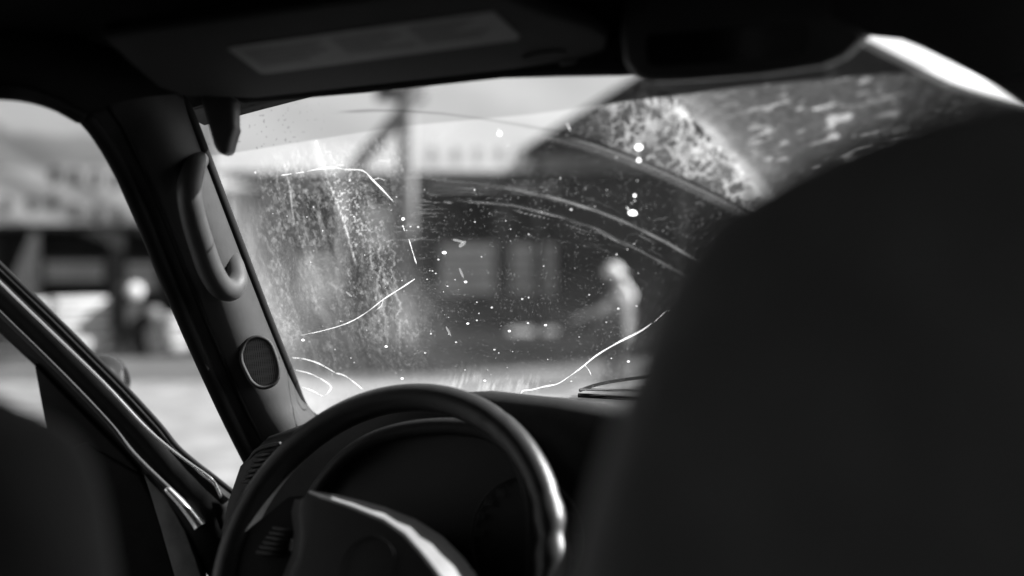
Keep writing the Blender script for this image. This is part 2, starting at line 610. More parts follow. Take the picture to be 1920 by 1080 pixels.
# dark lean-to roof on the right
sh = thing('lean_to_shelter', 'dark open lean-to roof standing to the right of the shop front', 'shelter', (0, 0, 0))
SR = [W(980, 292, 19.6), W(1190, 160, 16.0), W(1262, 112, 15.5), W(1600, 70, 15.5), W(1760, 150, 17.2), W(1925, 226, 19.0), W(2050, 286, 20.5), W(1000, 300, 20.5)]
V = SR + [p + Vector((0, 0, 0.14)) for p in SR]
c0, c1 = 16, 17
V.append(sum(SR, Vector()) / 8)
V.append(V[16] + Vector((0, 0, 0.14)))
Fc = []
for i in range(8):
    j = (i + 1) % 8
    Fc += [(i, j, 16), (8 + j, 8 + i, 17), (i, 8 + i, 8 + j, j)]
mesh('roof', V, Fc, M['darkroof'], sh)
bright_fill = thing('bright_fill_sheet', 'white sheet added to brighten the gap beyond the dark lean-to roof at upper right', 'bright_fill_sheet', ground(1850, 27), PSI - math.radians(38))  # sheet added to make the strip past the roof bright
tr_ = []
for j in range(9):
    tr_.append([Vector((-7 + 14 * i / 16, .08 * math.sin(i * 1.3 + j), 3.2 + 6.5 * j / 8)) for i in range(17)])
grid('sheet', tr_, M['bright_fill'], bright_fill)
for x_, y_ in ((-7.1, 0), (7.1, 0)):
    tube('pole', [(x_, y_, 0), (x_, y_, 9.8)], .05, M['post'], bright_fill, 8)
tube('crossbar', [(-7.1, 0, 9.75), (7.1, 0, 9.75)], .05, M['post'], bright_fill, 8)
for px, D, top in ((1280, 16.2, 175), (1010, 19.8, 296)):
    b = ground(px, D)
    tp = Vector((b.x, b.y, LZ(top, D) - 0.06))
    tube('post', [b, tp], 0.09, M['post'], sh, 8)
bw0, bw1 = ground(1045, 20.3), ground(2050, 20.6)
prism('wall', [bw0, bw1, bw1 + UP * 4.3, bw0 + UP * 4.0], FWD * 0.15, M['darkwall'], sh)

# ------------------------------------------------------------------ person by the road
def person():
    root = thing('person', 'person in a white hat and grey clothes leaning forward with an arm out', 'person', ground(1150, 12.6), PSI)
    D = 12.6
    def q(px, py, dy=0.0):
        return ((px - 1150) / FPX * D, dy, LZ(py, D))
    J = [(q(1150, 618), .19), (q(1155, 590), .205), (q(1163, 562), .215), (q(1162, 545), .11), (q(1156, 533), .06),     # 0 pelvis..4 neck
         (q(1147, 620, -.06), .10), (q(1140, 665, -.05), .072), (q(1146, 712, .0), .05), (q(1136, 718, -.12), .045),
         (q(1162, 620, .08), .10), (q(1166, 665, .05), .072), (q(1168, 711, .12), .05), (q(1158, 718, .02), .045),
         (q(1150, 556, -.16), .062), (q(1122, 582, -.3), .048), (q(1086, 592, -.34), .036),
         (q(1176, 558, .16), .062), (q(1186, 592, .14), .048), (q(1176, 622, .02), .036)]
    E_ = [(0, 1), (1, 2), (2, 3), (3, 4), (0, 5), (5, 6), (6, 7), (7, 8), (0, 9), (9, 10), (10, 11), (11, 12), (2, 13), (13, 14), (14, 15), (2, 16), (16, 17), (17, 18)]
    def skin(name, js, es, m, par):
        me = bpy.data.meshes.new(name)
        me.from_pydata([j[0] for j in js], es, [])
        o = link(name, me, m, par)
        k = o.modifiers.new('skin', 'SKIN')
        for i, j in enumerate(js):
            me.skin_vertices[0].data[i].radius = (j[1], j[1])
            me.skin_vertices[0].data[i].use_root = (i == 0)
        k.use_smooth_shade = True
        s_ = o.modifiers.new('sub', 'SUBSURF')
        s_.levels = s_.render_levels = 2
        return o
    skin('body', J, E_, M['shirt'], root)
    # trousers
    tr = [(J[i][0], J[i][1] * 1.12) for i in (0, 5, 6, 7, 9, 10, 11)]
    skin('trousers', tr, [(0, 1), (1, 2), (2, 3), (0, 4), (4, 5), (5, 6)], M['trousers'], root)
    def ball(name, c, rx, ry, rz, m, cut=None, par=root):
        bm = bmesh.new()
        bmesh.ops.create_uvsphere(bm, u_segments=20, v_segments=14, radius=1)
        for v in bm.verts:
            v.co = Vector((v.co.x * rx, v.co.y * ry, v.co.z * rz if cut is None else max(v.co.z, cut) * rz)) + Vector(c)
        me = bpy.data.meshes.new(name)
        bm.to_mesh(me)
        bm.free()
        return link(name, me, m, par, True)
    hc = Vector(q(1150, 516))
    head = ball('head', hc, .085, .10, .115, M['skin'])
    ball('nose', hc + Vector((-.09, -.02, -.01)), .018, .014, .022, M['skin'], par=head)
    ball('ear', hc + Vector((.01, -.1, 0)), .02, .012, .03, M['skin'], par=head)
    for dy in (-.035, .035):
        ball('eye', hc + Vector((-.076, dy - .02, .015)), .012, .012, .01, M['post'], par=head)
    ball('mouth', hc + Vector((-.078, -.02, -.05)), .01, .025, .006, M['post'], par=head)
    ball('hat', hc + Vector((0, 0, .02)), .125, .13, .13, M['hat'], 0.0)
    ball('hat_brim', hc + Vector((0, 0, .02)), .19, .19, .012, M['hat'])
    # neck cloth falling over the back and shoulder
    cushion('neck_cloth', [q(1156, 518, .02), q(1174, 526, .02), q(1191, 552, .03), q(1187, 584, .03), q(1172, 572, .02), q(1156, 542, .02)], .12, (0, 1, 0), M['hat'], root, 0.5, 6)
    # hands: palm and five fingers each
    for (hp, d) in ((J[15][0], Vector((-1, -.1, -.35)).normalized()), (J[18][0], Vector((-.3, -.2, -1)).normalized())):
        hp = Vector(hp)
        sd_ = d.cross(Vector((0, 0, 1))).normalized()
        pal = tube('hand', [hp, hp + d * .05, hp + d * .09], lambda s: .036 - .006 * s, M['skin'], root, 8, flat=.5)
        for k in range(4):
            a = hp + d * .085 + sd_ * (.027 - .018 * k)
            ln = (.07, .08, .075, .058)[k]
            tube('finger', [a, a + d * ln * .5, a + d * ln * .8 - UP * .02], .009, M['skin'], pal, 6)
        a = hp + d * .03 + sd_ * .03
        tube('thumb', [a, a + d * .03 + sd_ * .025, a + d * .06 + sd_ * .028], .011, M['skin'], pal, 6)
    for a in (8, 12):
        p = Vector(J[a][0])
        bevel(box('shoe', (p.x - .1, p.y - .05, 0.0), (p.x + .17, p.y + .05, .09), M['post'], root), .03)
    return root
person()

# ------------------------------------------------------------------ the car, seen from its rear seat
car = thing('car', 'dark car interior seen from the rear seat with cracked dirty windscreen and open driver door', 'car')

# --- windscreen surface: a leaning, slightly curved sheet
WA, WK, WC, WZ = 1.228, 0.713, 0.20, 1.332
def ws_y(x, z):
    return WA - WK * (z - WZ) - WC * x * x
def ws(px, py, off=0.0):
    r = ray(px, py)
    lo, hi = 0.2, 4.0
    for _ in range(50):
        mid = (lo + hi) / 2
        p = CAM + r * mid
        if p.y - ws_y(p.x, p.z) < 0:
            lo = mid
        else:
            hi = mid
    p = CAM + r * lo
    n = Vector((2 * WC * p.x, 1, WK)).normalized()
    return p - n * off

def vnoise(x, y, seed):
    r = np.random.default_rng(seed)
    T = r.random((256, 256))
    xi, yi = np.floor(x).astype(int), np.floor(y).astype(int)
    fx, fy = x - xi, y - yi
    fx, fy = fx * fx * (3 - 2 * fx), fy * fy * (3 - 2 * fy)
    a, b = T[xi % 256, yi % 256], T[(xi + 1) % 256, yi % 256]
    c, d = T[xi % 256, (yi + 1) % 256], T[(xi + 1) % 256, (yi + 1) % 256]
    return (a * (1 - fx) + b * fx) * (1 - fy) + (c * (1 - fx) + d * fx) * fy
def fbm(x, y, seed, oc=4):
    s, a, t = 0, 0.5, 0
    for k in range(oc):
        s = s + a * vnoise(x * 2 ** k, y * 2 ** k, seed + k)
        t += a
        a *= 0.55
    return s / t
def sst(a, b, x):
    t = np.clip((x - a) / (b - a), 0, 1)
    return t * t * (3 - 2 * t)

SEAL = [(352, 170), (372, 205), (405, 292), (440, 385), (478, 485), (520, 595), (560, 695), (576, 738), (592, 762), (622, 782), (680, 800)]
ARC1 = [(560, 225), (640, 211), (700, 208), (760, 209), (830, 214), (900, 223), (980, 236), (1050, 249), (1120, 270), (1180, 292), (1250, 322), (1300, 345), (1350, 369), (1410, 400), (1500, 455)]
ARC2 = [(560, 335), (640, 331), (720, 330), (800, 334), (900, 345), (960, 352), (1050, 374), (1120, 396), (1180, 420), (1250, 455), (1310, 490), (1400, 545)]
ARC3 = [(700, 368), (860, 376), (960, 385), (1050, 405), (1120, 430), (1200, 470), (1290, 520)]
def poly_y(P, x):
    return np.interp(x, [p[0] for p in P], [p[1] for p in P])

def big_(px, py):
    return fbm((px - 0.33 * py) / 34, (py + 0.33 * px) / 100, 41)

def dirt_field(px, py):
    d = np.full(px.shape, 0.003)
    tl = np.interp(px, [300, 430, 640, 760, 1000, 1180, 1280, 1400, 1560, 1700, 1900], [303, 288, 254, 236, 214, 190, 178, 162, 147, 137, 128])
    below = sst(-2, 2, py - tl)
    seal = poly_y([(p[1], p[0]) for p in SEAL], py)
    e = px - seal
    # grime creeping in from the pillar
    d += 0.16 * np.exp(-np.clip(e, 0, None) / 32) * (0.55 + 0.9 * fbm(px / 9, py / 40, 5)) * sst(250, 420, py)
    d += 0.055 * np.exp(-np.clip(e, 0, None) / 130) * (0.5 + fbm(px / 30, py / 60, 9))
    # streaks running down the unwiped left part
    a = px - 0.33 * py
    b = py + 0.33 * px
    wl = sst(440, 540, px) * (1 - sst(735, 800, px - 25 * np.sin(py / 90))) * sst(tl, tl + 30, py) * (1 - 0.5 * sst(600, 720, py))
    st = fbm(a / 12, b / 110, 21, 5)
    gr = fbm(a / 5, b / 9, 24, 4)
    d += wl * 0.10 * np.clip(gr - 0.46, 0, 1) * 5.0 * np.clip(big_(px, py) * 2.2 - 0.6, 0, 1)
    d += wl * 0.06 * np.clip(st - 0.42, 0, 1) * 2.0 * (0.5 + fbm(px / 26, py / 26, 22))
    sp = vnoise(a / 2.6, b / 4.2, 31)
    sp2 = vnoise(a / 4.2, b / 7.0, 32)
    big = fbm(a / 30, b / 90, 41)
    d += wl * (sst(0.70, 0.95, sp) * 0.17 + sst(0.78, 0.97, sp2) * 0.14) * np.clip(big * 2.4 - 0.75, 0, 1)
    # thick speckled run under the short crack
    cx = 600 + (py - 260) * 0.30
    rr = np.exp(-((px - cx - 8) / np.where(px > cx, 40, 18)) ** 2) * sst(255, 285, py) * (1 - sst(430, 580, py))
    rr *= 0.35 + 0.65 * np.exp(-((py - 380) / 85) ** 2)
    d += rr * (0.05 + sst(0.55, 0.85, vnoise(px / 2.6, py / 3.2, 51)) * 0.36 * (0.3 + vnoise(a / 14, b / 22, 53)))
    # bright drip
    dx = px - np.interp(py, [262, 330, 400, 470, 500], [592, 612, 640, 660, 668])
    d += (np.exp(-(dx / 2.2) ** 2) * (0.12 + .3 * sst(0.5, .8, vnoise(px / 3, py / 6, 57))) + np.exp(-((dx + 3) / 9) ** 2) * 0.12 * (py < 320)) * sst(258, 266, py) * (1 - sst(490, 502, py))
    dx = px - np.interp(py, [300, 350, 425], [530, 543, 552])
    d += np.exp(-(dx / 1.8) ** 2) * 0.16 * sst(300, 320, py) * (1 - sst(410, 428, py)) * (0.4 + vnoise(px / 3, py / 8, 58))
    # wavy run-off edge lines
    for x0, sd_ in ((716, 61), (738, 62), (700, 63)):
        wob = (fbm(py / 14, px * 0 + sd_, sd_) - 0.5) * 22
        d += np.exp(-((px - x0 - wob - (py - 500) * 0.1) / 2.0) ** 2) * 0.13 * sst(440, 470, py) * (1 - sst(600, 680, py)) * (0.4 + vnoise(px / 4, py / 6, sd_ + 5))
    d += 0.10 * np.exp(-((px - 755) / 60) ** 2 - ((py - 600) / 70) ** 2) * (0.4 + fbm(px / 14, py / 20, 66))
    d += 0.09 * np.exp(-((px - 585) / 55) ** 2 - ((py - 545) / 60) ** 2) * (0.4 + fbm(px / 12, py / 16, 67))
    # haze at the foot of the glass
    hb = sst(640, 745, py) * (1 - 0.75 * sst(820, 1120, px))
    d += hb * 0.04 * (0.7 + 0.6 * fbm(px / 18, py / 30, 71))
    vs_ = fbm((px + 0.25 * py) / 4.5, py / 22, 73)
    d += np.clip(vs_ - 0.45, 0, 1) * 0.6 * np.exp(-((py - 722) / 22) ** 2) * sst(800, 860, px) * (1 - sst(985, 1040, px))
    d += 0.14 * sst(735, 750, py) * (0.4 + vnoise(px / 3, py / 3, 74)) * sst(940, 1000, px) * (1 - sst(1070, 1085, px))
    # fine dust
    d += 0.012 * sst(480, 640, py) * (0.5 + fbm(px / 50, py / 40, 85)) + sst(0.84, 0.98, vnoise(px / 2.0, py / 2.0, 82)) * 0.07
    d += sst(0.80, 0.97, vnoise(px / 2.4, py / 2.4, 81)) * 0.12 * np.clip(2.2 * fbm(px / 60, py / 60, 83) - 0.8, 0, 1)
    d += 0.010 * fbm(px / 90, py / 60, 84) * sst(480, 700, px)
    # wiper arcs
    y1 = poly_y(ARC1, px)
    y2 = poly_y(ARC2, px)
    y3 = poly_y(ARC3, px)
    q1 = py - y1
    inx = sst(560, 640, px)
    d += np.exp(-((q1 - 5) / 3.2) ** 2) * 0.10 * sst(1040, 1120, px) + np.exp(-((q1 - 14) / 4) ** 2) * 0.045 * sst(900, 1060, px)
    d += np.exp(-((py - y2) / 2.4) ** 2) * (0.035 + 0.1 * sst(950, 1080, px)) * inx * (0.45 + vnoise(px / 26, py * 0, 91))
    d += np.exp(-((py - y3) / 2.0) ** 2) * 0.07 * inx * sst(830, 900, px) * (0.3 + vnoise(px / 20, py * 0, 92))
    lines = sst(0.74, 0.95, vnoise(px / 55 + 30, (py - y2) / 2.2, 95)) * sst(0.35, 0.7, vnoise(px / 40, (py - y2) / 14, 96))
    d += lines * 0.075 * np.exp(-((py - y2 - 40) / 55) ** 2) * sst(740, 790, px)
    lines = sst(0.78, 0.95, vnoise(px / 40 + 30, (py - y3) / 2.0, 97)) * sst(0.45, 0.75, vnoise(px / 30, (py - y3) / 10, 98))
    d += lines * 0.14 * np.exp(-((py - y3 - 8) / 16) ** 2) * sst(760, 800, px)
    lines = sst(0.7, 0.95, vnoise(px / 22 + 30, py / 2.0, 99))
    d += lines * 0.08 * np.exp(-((px - 780) / 50) ** 2) * np.exp(-((py - 420) / 70) ** 2)
    d += lines * 0.10 * np.exp(-((px - 800) / 45) ** 2) * np.exp(-((py - 550) / 12) ** 2)
    # upper right: unwiped, dried foam webs between the arc and the shade band
    uw = sst(0, 10, -q1) * sst(1040, 1150, px)
    wx = px + (fbm(px / 16, py / 16, 101) - 0.5) * 26
    wy = py + (fbm(px / 16, py / 16, 102) - 0.5) * 26
    r = np.random.default_rng(103)
    npt = 210
    cxs, cys = r.uniform(1060, 1500, npt), r.uniform(120, 460, npt)
    sel = (px > 1050) & (px < 1480) & (py > 130) & (py < 430)
    f1 = np.full(px.shape, 1e3)
    f2 = np.full(px.shape, 1e3)
    if sel.any():
        X, Y = wx[sel] * 1.25 - 0.25 * 1250 + 0.2 * (wy[sel] - 280), wy[sel] * 0.85 + 0.15 * 280
        a1 = np.full(X.shape, 1e9)
        a2 = np.full(X.shape, 1e9)
        for u, v in zip(cxs, cys):
            dd = (X - u) ** 2 + (Y - v) ** 2
            m1 = dd < a1
            a2 = np.where(m1, a1, np.minimum(a2, dd))
            a1 = np.where(m1, dd, a1)
        f1[sel], f2[sel] = np.sqrt(a1), np.sqrt(a2)
    web = np.exp(-((f2 - f1) / (2.5 + 3.5 * fbm(px / 18, py / 18, 104))) ** 2)
    web = np.maximum(web, 0.75 * np.exp(-(np.abs(fbm(wx / 11, wy / 15, 106, 3) - 0.5) / 0.035) ** 2))
    ridge = (px - 1262) - (py - 180) * (178.0 / 190.0)          # signed distance across the diagonal ridge
    ridge = ridge * 0.73
    nearr = np.exp(-np.clip(-ridge, 0, None) / 75) * (ridge < 0)
    left = 1 - sst(-10, 12, ridge + 16 * (fbm(px / 12, py / 12, 112) - 0.5))
    pat = fbm(px / 40, py / 40, 105)
    d += uw * left * (web * 0.42 * sst(0.25, 0.7, pat) * (0.4 + nearr * 0.8) + 0.012 + nearr * 0.09 * (0.3 + fbm(px / 7, py / 10, 107)))
    d += uw * left * sst(0.62, 0.9, vnoise(px / 3, py / 3.4, 108)) * 0.08 * (0.2 + nearr)
    d += uw * np.exp(-((ridge - 5) / 10) ** 2) * 0.17 * (0.2 + 1.3 * fbm(px / 7, py / 10, 109)) * sst(190, 250, py)
    d -= uw * np.exp(-((ridge + 7) / 4) ** 2) * 0.2 * sst(0.35, 0.6, vnoise(px / 12, py / 12, 110)) * (1 - sst(300, 340, py))
    rt = uw * (1 - left)
    d += rt * (0.15 * np.exp(-np.clip(ridge, 0, None) / 42) + 0.034) * (0.5 + fbm(px / 14, py / 10, 111)) * (1 - 0.9 * sst(1560, 1760, px))
    s1, s2 = px - 0.0 * py, py + 0.26 * px
    dash = sst(0.72, 0.88, vnoise(s1 / 30, s2 / 7.0, 113)) * np.exp(-((px - 1530) / 130) ** 2) * sst(20, 60, ridge)
    d += rt * dash * 0.24 * (0.5 + vnoise(px / 6, py / 5, 114))
    d += rt * sst(0.6, 0.85, fbm(px / 10, py / 6, 115)) * 0.10 * np.exp(-((px - 1600) / 160) ** 2)
    d = np.clip(d, 0.002, 0.9) * 0.52 * (0.04 + 0.96 * below)
    d = d * (1 - 0.45 * sst(600, 700, py) * (1 - sst(760, 840, px)))
    # dark specks on the shade band
    tint = np.where(below > 0.5, 0.97, 0.74) - 0.0
    tint = 0.74 + 0.23 * below
    spk = sst(0.86, 0.93, vnoise(px / 4.5, py / 4.5, 121)) * np.exp(-((px - 480) / 90) ** 2) * (1 - below) * sst(178, 190, py)
    tint = tint * (1 - 0.5 * spk)
    tint = tint * (1 - 0.42 * np.exp(-((q1 + 1.0) / np.interp(px, [630, 680, 760, 900, 1180], [2.0, 3.0, 2.0, 2.0, 5])) ** 2) * sst(620, 670, px) * (1 - 0.4 * sst(760, 900, px)))
    return d, tint

xs = np.concatenate([np.arange(-0.74, 0.30, 0.0015), np.linspace(0.30, 0.74, 60)])
zs = np.arange(1.27, 1.80, 0.00125)
XX, ZZ = np.meshgrid(xs, zs)
YY = WA - WK * (ZZ - WZ) - WC * XX ** 2
rx, ry, rz = XX - CAM.x, YY - CAM.y, ZZ - CAM.z
rr_ = rx * RGT.x + ry * RGT.y
ff_ = rx * FWD.x + ry * FWD.y
PX, PY = 960 + FPX * rr_ / ff_, HOR - FPX * rz / ff_
dirt, tint = dirt_field(PX, PY)
nz_, nx_ = XX.shape
co = np.stack([XX, YY, ZZ], -1).reshape(-1, 3).astype(np.float32)
idx = np.arange(nz_ * nx_).reshape(nz_, nx_)
quads = np.stack([idx[:-1, :-1], idx[:-1, 1:], idx[1:, 1:], idx[1:, :-1]], -1).reshape(-1, 4)
me = bpy.data.meshes.new('windscreen')
me.vertices.add(len(co))
me.vertices.foreach_set('co', co.ravel())
me.loops.add(quads.size)
me.loops.foreach_set('vertex_index', quads.ravel().astype(np.int32))
me.polygons.add(len(quads))
me.polygons.foreach_set('loop_start', (np.arange(len(quads)) * 4).astype(np.int32))
me.update(calc_edges=True)
for nm, arr in (('dirt', dirt), ('tint', tint)):
    a_ = me.attributes.new(nm, 'FLOAT', 'POINT')
    a_.data.foreach_set('value', arr.ravel().astype(np.float32))
wscr = link('windscreen', me, M['windscreen'], car, True)
wscr['label'] = 'cracked windscreen with dirt streaks, wiper arcs and splashes'

def crack(pts, wpx, fade=0.0):
    P = smooth_path([ws(x + random.uniform(-.7, .7), y + random.uniform(-.7, .7), 0.002) for x, y in pts], 7)
    ph = [random.uniform(0, 6.28) for _ in range(4)]
    r = wpx / FPX * 1.25 / 2
    def rad(q):
        v = 0.62 + .2 * math.sin(q * 9 + ph[0]) + .16 * math.sin(q * 23 + ph[1]) + .12 * math.sin(q * 51 + ph[2])
        v *= 0.25 + 0.75 * min(1, 7 * min(q, 1 - q))
        return r * max(v * (1 - fade * q), 0.12)
    return tube('crack', P, rad, M['splat'], wscr, 6, flat=0.35, nrm=(0, 1, WK))
crack([(528, 327), (548, 324)], 3)
crack([(556, 323), (572, 320)], 3)
crack([(576, 319), (600, 315), (628, 312), (650, 316), (682, 319), (700, 335), (722, 358), (739, 376)], 4.2)
crack([(756, 420), (760, 432)], 2.4)
crack([(768, 447), (775, 470), (782, 494)], 2.6)
crack([(778, 521), (755, 537), (720, 560), (690, 582), (660, 600), (630, 612), (590, 622), (566, 627)], 5.0, 0.75)
crack([(978, 738), (982, 731), (1000, 728), (1018, 724), (1046, 718), (1066, 706), (1090, 687), (1120, 664), (1160, 641), (1200, 620), (1222, 604)], 4.6)
crack([(1096, 682), (1104, 690), (1109, 702)], 1.6)
crack([(700, 335), (712, 333), (722, 336)], 1.5)
crack([(720, 560), (716, 572), (707, 580)], 1.5)
crack([(1226, 601), (1236, 592), (1248, 582)], 2.4)
crack([(1248, 581), (1268, 578)], 1.4)
crack([(548, 669), (572, 671), (600, 680), (630, 698)], 4)
crack([(630, 698), (650, 704), (682, 728)], 4)
crack([(556, 693), (580, 698), (606, 710), (622, 724), (610, 740)], 4)
crack([(568, 724), (586, 730), (608, 742)], 3.5)
for pts in ([(548, 325), (556, 323)], ):
    pass
# dried splashes
def splat(px, py, wd, ht, ang=0.0, name='splash'):
    k_ = 0.85 if max(wd, ht) < 9 else 1.0
    wd, ht = wd * k_, ht * k_
    c = ws(px, py, 0.0018)
    ux = (ws(px + 5, py, 0.0018) - c).normalized()
    uy = (ws(px, py - 5, 0.0018) - c).normalized()
    s = 1.25 / FPX
    V = [c - Vector((0, 1, WK)).normalized() * 0.0006]
    n = 12
    for k in range(n):
        th = 2 * math.pi * k / n
        x, y = math.cos(th) * wd / 2 * random.uniform(.85, 1.12), math.sin(th) * ht / 2 * random.uniform(.85, 1.12)
        x, y = x * math.cos(ang) - y * math.sin(ang), x * math.sin(ang) + y * math.cos(ang)
        V.append(c + (ux * x + uy * y) * s)
    return mesh(name, V, [(0, 1 + k, 1 + (k + 1) % n) for k in range(n)], M['smear'] if max(wd, ht) > 18 else (M['spot'] if max(wd, ht) < 5.3 else M['splat']), wscr, True)
for a in ((938, 249, 9, 10), (1199, 275, 13, 12), (1199, 299, 8, 9), (1191, 365, 7, 7), (1187, 398, 17, 12, -.15), (1072, 391, 6, 5), (834, 472, 9, 7), (823, 485, 6, 5),
          (757, 409, 8, 7), (785, 424, 6, 5), (771, 423, 5, 4), (895, 599, 5, 5), (991, 604, 6, 6), (1024, 608, 7, 5), (878, 605, 7, 5), (956, 619, 8, 6), (895, 565, 4, 4),
          (923, 575, 6, 6), (840, 535, 5, 4), (980, 559, 6, 5), (1160, 577, 6, 6), (569, 636, 8, 7), (725, 648, 8, 6), (755, 708, 8, 6), (798, 660, 6, 5), (928, 654, 6, 5), (936, 660, 4, 4),
          (856, 640, 6, 5), (910, 712, 7, 5), (873, 692, 4, 4), (1179, 676, 7, 6), (1147, 670, 4, 4), (1072, 713, 5, 4), (480, 322, 5, 6), (657, 337, 5, 6), (899, 586, 4, 4), (818, 511, 5, 4), (802, 522, 4, 4),
          (655, 550, 20, 5, -.8), (860, 450, 24, 6, -.25), (868, 456, 20, 9, .8), (866, 510, 5, 26, .35), (874, 527, 8, 6), (842, 620, 5, 28, .4), (809, 624, 5, 6), (640, 308, 20, 4, 0), (720, 300, 22, 3, 0)):
    splat(*a)
# little tail of the largest splash and other scratches
crack([(1175, 385), (1183, 396)], 2.6)
crack([(935, 239), (938, 248)], 2.0)
crack([(1064, 228), (1071, 243)], 2.4)
# countless pin-head spots: one joined part
V, Fc = [], []
for _ in range(340):
    px = random.choice((random.gauss(680, 95), random.uniform(760, 1240), random.uniform(470, 1240)))
    py = random.uniform(330, 735) if random.random() < .8 else random.uniform(250, 735)
    if px < poly_y([(p[1], p[0]) for p in SEAL], py) + 12:
        continue
    r = (0.45 + 1.5 * random.random() ** 5) * 1.25 / FPX
    c = ws(px, py, 0.0015)
    ux, uy = Vector((1, 0, 0)), (ws(px, py - 5, 0.0015) - c).normalized()
    b = len(V)
    for k in range(6):
        th = k * math.pi / 3
        V.append(c + ux * (r * math.cos(th)) + uy * (r * math.sin(th) * random.uniform(.8, 1.2)))
    Fc.append(tuple(range(b, b + 6)))
spots = mesh('dirt_spots', V, Fc, M['spot'], wscr, fix=False)
spots['kind'] = 'stuff'

# --- rubber seal and pillar trim
seal = tube('windscreen_seal', smooth_path([ws(x - 8, y + 2, 0.014) for x, y in SEAL], 6), 0.0088, M['rubber'], car, 10, flat=0.9)
DOORE = [(470, 875), (430, 795), (400, 730), (350, 620), (300, 500), (262, 405), (228, 330), (192, 264), (152, 218)]
SEALE = [(606, 782), (572, 740), (548, 690), (508, 590), (466, 480), (428, 380), (394, 290), (368, 218), (352, 172)]
rows = []
PN = Vector((0.62, -0.74, 0.22)).normalized()
PIL = []
for i, (a, b) in enumerate(zip(DOORE, SEALE)):
    s = i / (len(DOORE) - 1)
    td = 1.39 * (1 - s) + 1.085 * s
    pd = W(a[0], a[1], td)
    pe = ws(b[0], b[1], 0.012)
    PIL.append((pd, pe))
def pil_pt(s, f, lift=0.0):
    s = min(max(s, 0), 1) * (len(PIL) - 1)
    i = min(int(s), len(PIL) - 2)
    k = s - i
    pd = PIL[i][0].lerp(PIL[i + 1][0], k)
    pe = PIL[i][1].lerp(PIL[i + 1][1], k)
    bl = 0.046 * math.sin(math.pi * min(max(f, 0), 1) ** 1.5) ** 0.8
    return pd.lerp(pe, f) + PN * (bl + lift)
for i in range(33):
    rows.append([pil_pt(i / 32, j / 24) for j in range(25)])
pillar = grid('pillar_trim', rows, M['pillar'], car, True, 0.004)
# inner step along the door seal
tube('door_seal', smooth_path([pil_pt(i / 12, 0.03, 0.003) for i in range(13)], 3) , 0.010, M['rubber'], car, 8)
tube('trim_groove', [pil_pt(i / 24, 0.27, 0.001) for i in range(25)], 0.0035, M['rubber'], pillar, 6)

tube('trim_joint', [pil_pt(.90 - .03 * math.sin(math.pi * k / 12), k / 12 * .9 + .05, .0008) for k in range(13)], .0016, M['rubber'], pillar, 6)
tube('trim_joint', [pil_pt(.02 + .10 * k / 8, .60 + .12 * k / 8, .0004) for k in range(9)], .0009, M['rubber'], pillar, 6)
def near_pillar(px, py, lift):
    """nearest point of the pillar face along the pixel's ray, lifted off the face"""
    best, bp = 1e9, None
    r = ray(px, py).normalized()
    for i in range(0, 81):
        for j in range(0, 41):
            p = pil_pt(i / 80, j / 40)
            d_ = p - CAM
            e_ = (d_ - r * d_.dot(r)).length
            if e_ < best:
                best, bp = e_, p
    t = (bp - CAM).dot(r)
    return CAM + r * (t - lift)
hp = [(372, 300, -.01), (362, 318, .02), (355, 360, .043), (363, 410, .05), (378, 460, .05), (394, 505, .05), (413, 536, .048), (432, 543, .04), (443, 528, .028), (440, 502, .008), (434, 486, -.012)]
tube('grab_handle', smooth_path([near_pillar(*h) for h in hp], 6), lambda s: 0.0125 + 0.0025 * math.sin(s * math.pi) - 0.002 * max(0, s - .75), M['handle'], pillar, 14)
hm = near_pillar(372, 302, 0.004)
# tweeter
gp = [(452, 662), (462, 641), (482, 632), (503, 640), (514, 660), (522, 690), (520, 712), (506, 724), (488, 726), (472, 716), (461, 697), (453, 678)]
gc = near_pillar(486, 680, 0.026)
gn = (CAM - gc).normalized() * 0.8 + PN * 0.2
gn.normalize()
ring = smooth_path([on_plane(x, y, gc, gn) for x, y in gp + gp[:1]], 4)[:-1]
sp = prism('speaker_grille', ring, -gn * 0.03, M['grille'], pillar)
tube('speaker_rim', [p + gn * 0.001 for p in ring], 0.0028, M['pillar'], pillar, 8, closed=True)

# --- roof, header, side structure
sec = [(-0.675, 1.745), (-0.66, 1.758), (-0.62, 1.775), (-0.48, 1.80), (-0.2, 1.82), (0.2, 1.82), (0.48, 1.80), (0.62, 1.775), (0.66, 1.758), (0.675, 1.745)]
rows = []
for y in np.linspace(-1.7, 0.64, 12):
    rows.append([Vector((x, y, z)) for x, z in sec])
# the front of the liner runs down to the windscreen header
for f in (0.33, 0.66, 1.0):
    rows.append([Vector((x, (1 - f) * 0.64 + f * (ws_y(x * 0.96, 1.80 - 0.045 * (x / .62) ** 2) - 0.02), z + f * ((1.805 - 0.045 * (x / .62) ** 2) - z))) for x, z in sec])
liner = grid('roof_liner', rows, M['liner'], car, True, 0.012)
# corner gusset between pillar head, rail and liner
rail = [(-260, 165, .96), (-120, 166, .98), (0, 170, 1.0), (60, 178, 1.03), (110, 195, 1.06), (152, 218, 1.085)]
top = [(-260, 20, .92), (-120, 30, .93), (0, 40, .95), (110, 60, .98), (240, 100, 1.02), (352, 172, 1.12)]
rows = []
for f in np.linspace(0, 1, 7):
    rr2 = []
    for a, b in zip(rail, top):
        p, q_ = W(*a), W(*b)
        rr2.append(p.lerp(q_, f) + Vector((0.02, -0.03, 0.0)) * math.sin(math.pi * f))
    rows.append(rr2)
grid('roof_rail_trim', rows, M['liner'], car, True, 0.006)
tube('rail_seal', smooth_path([W(x, y - 3, t - .004) for x, y, t in rail], 5), 0.011, M['rubber'], car, 8)
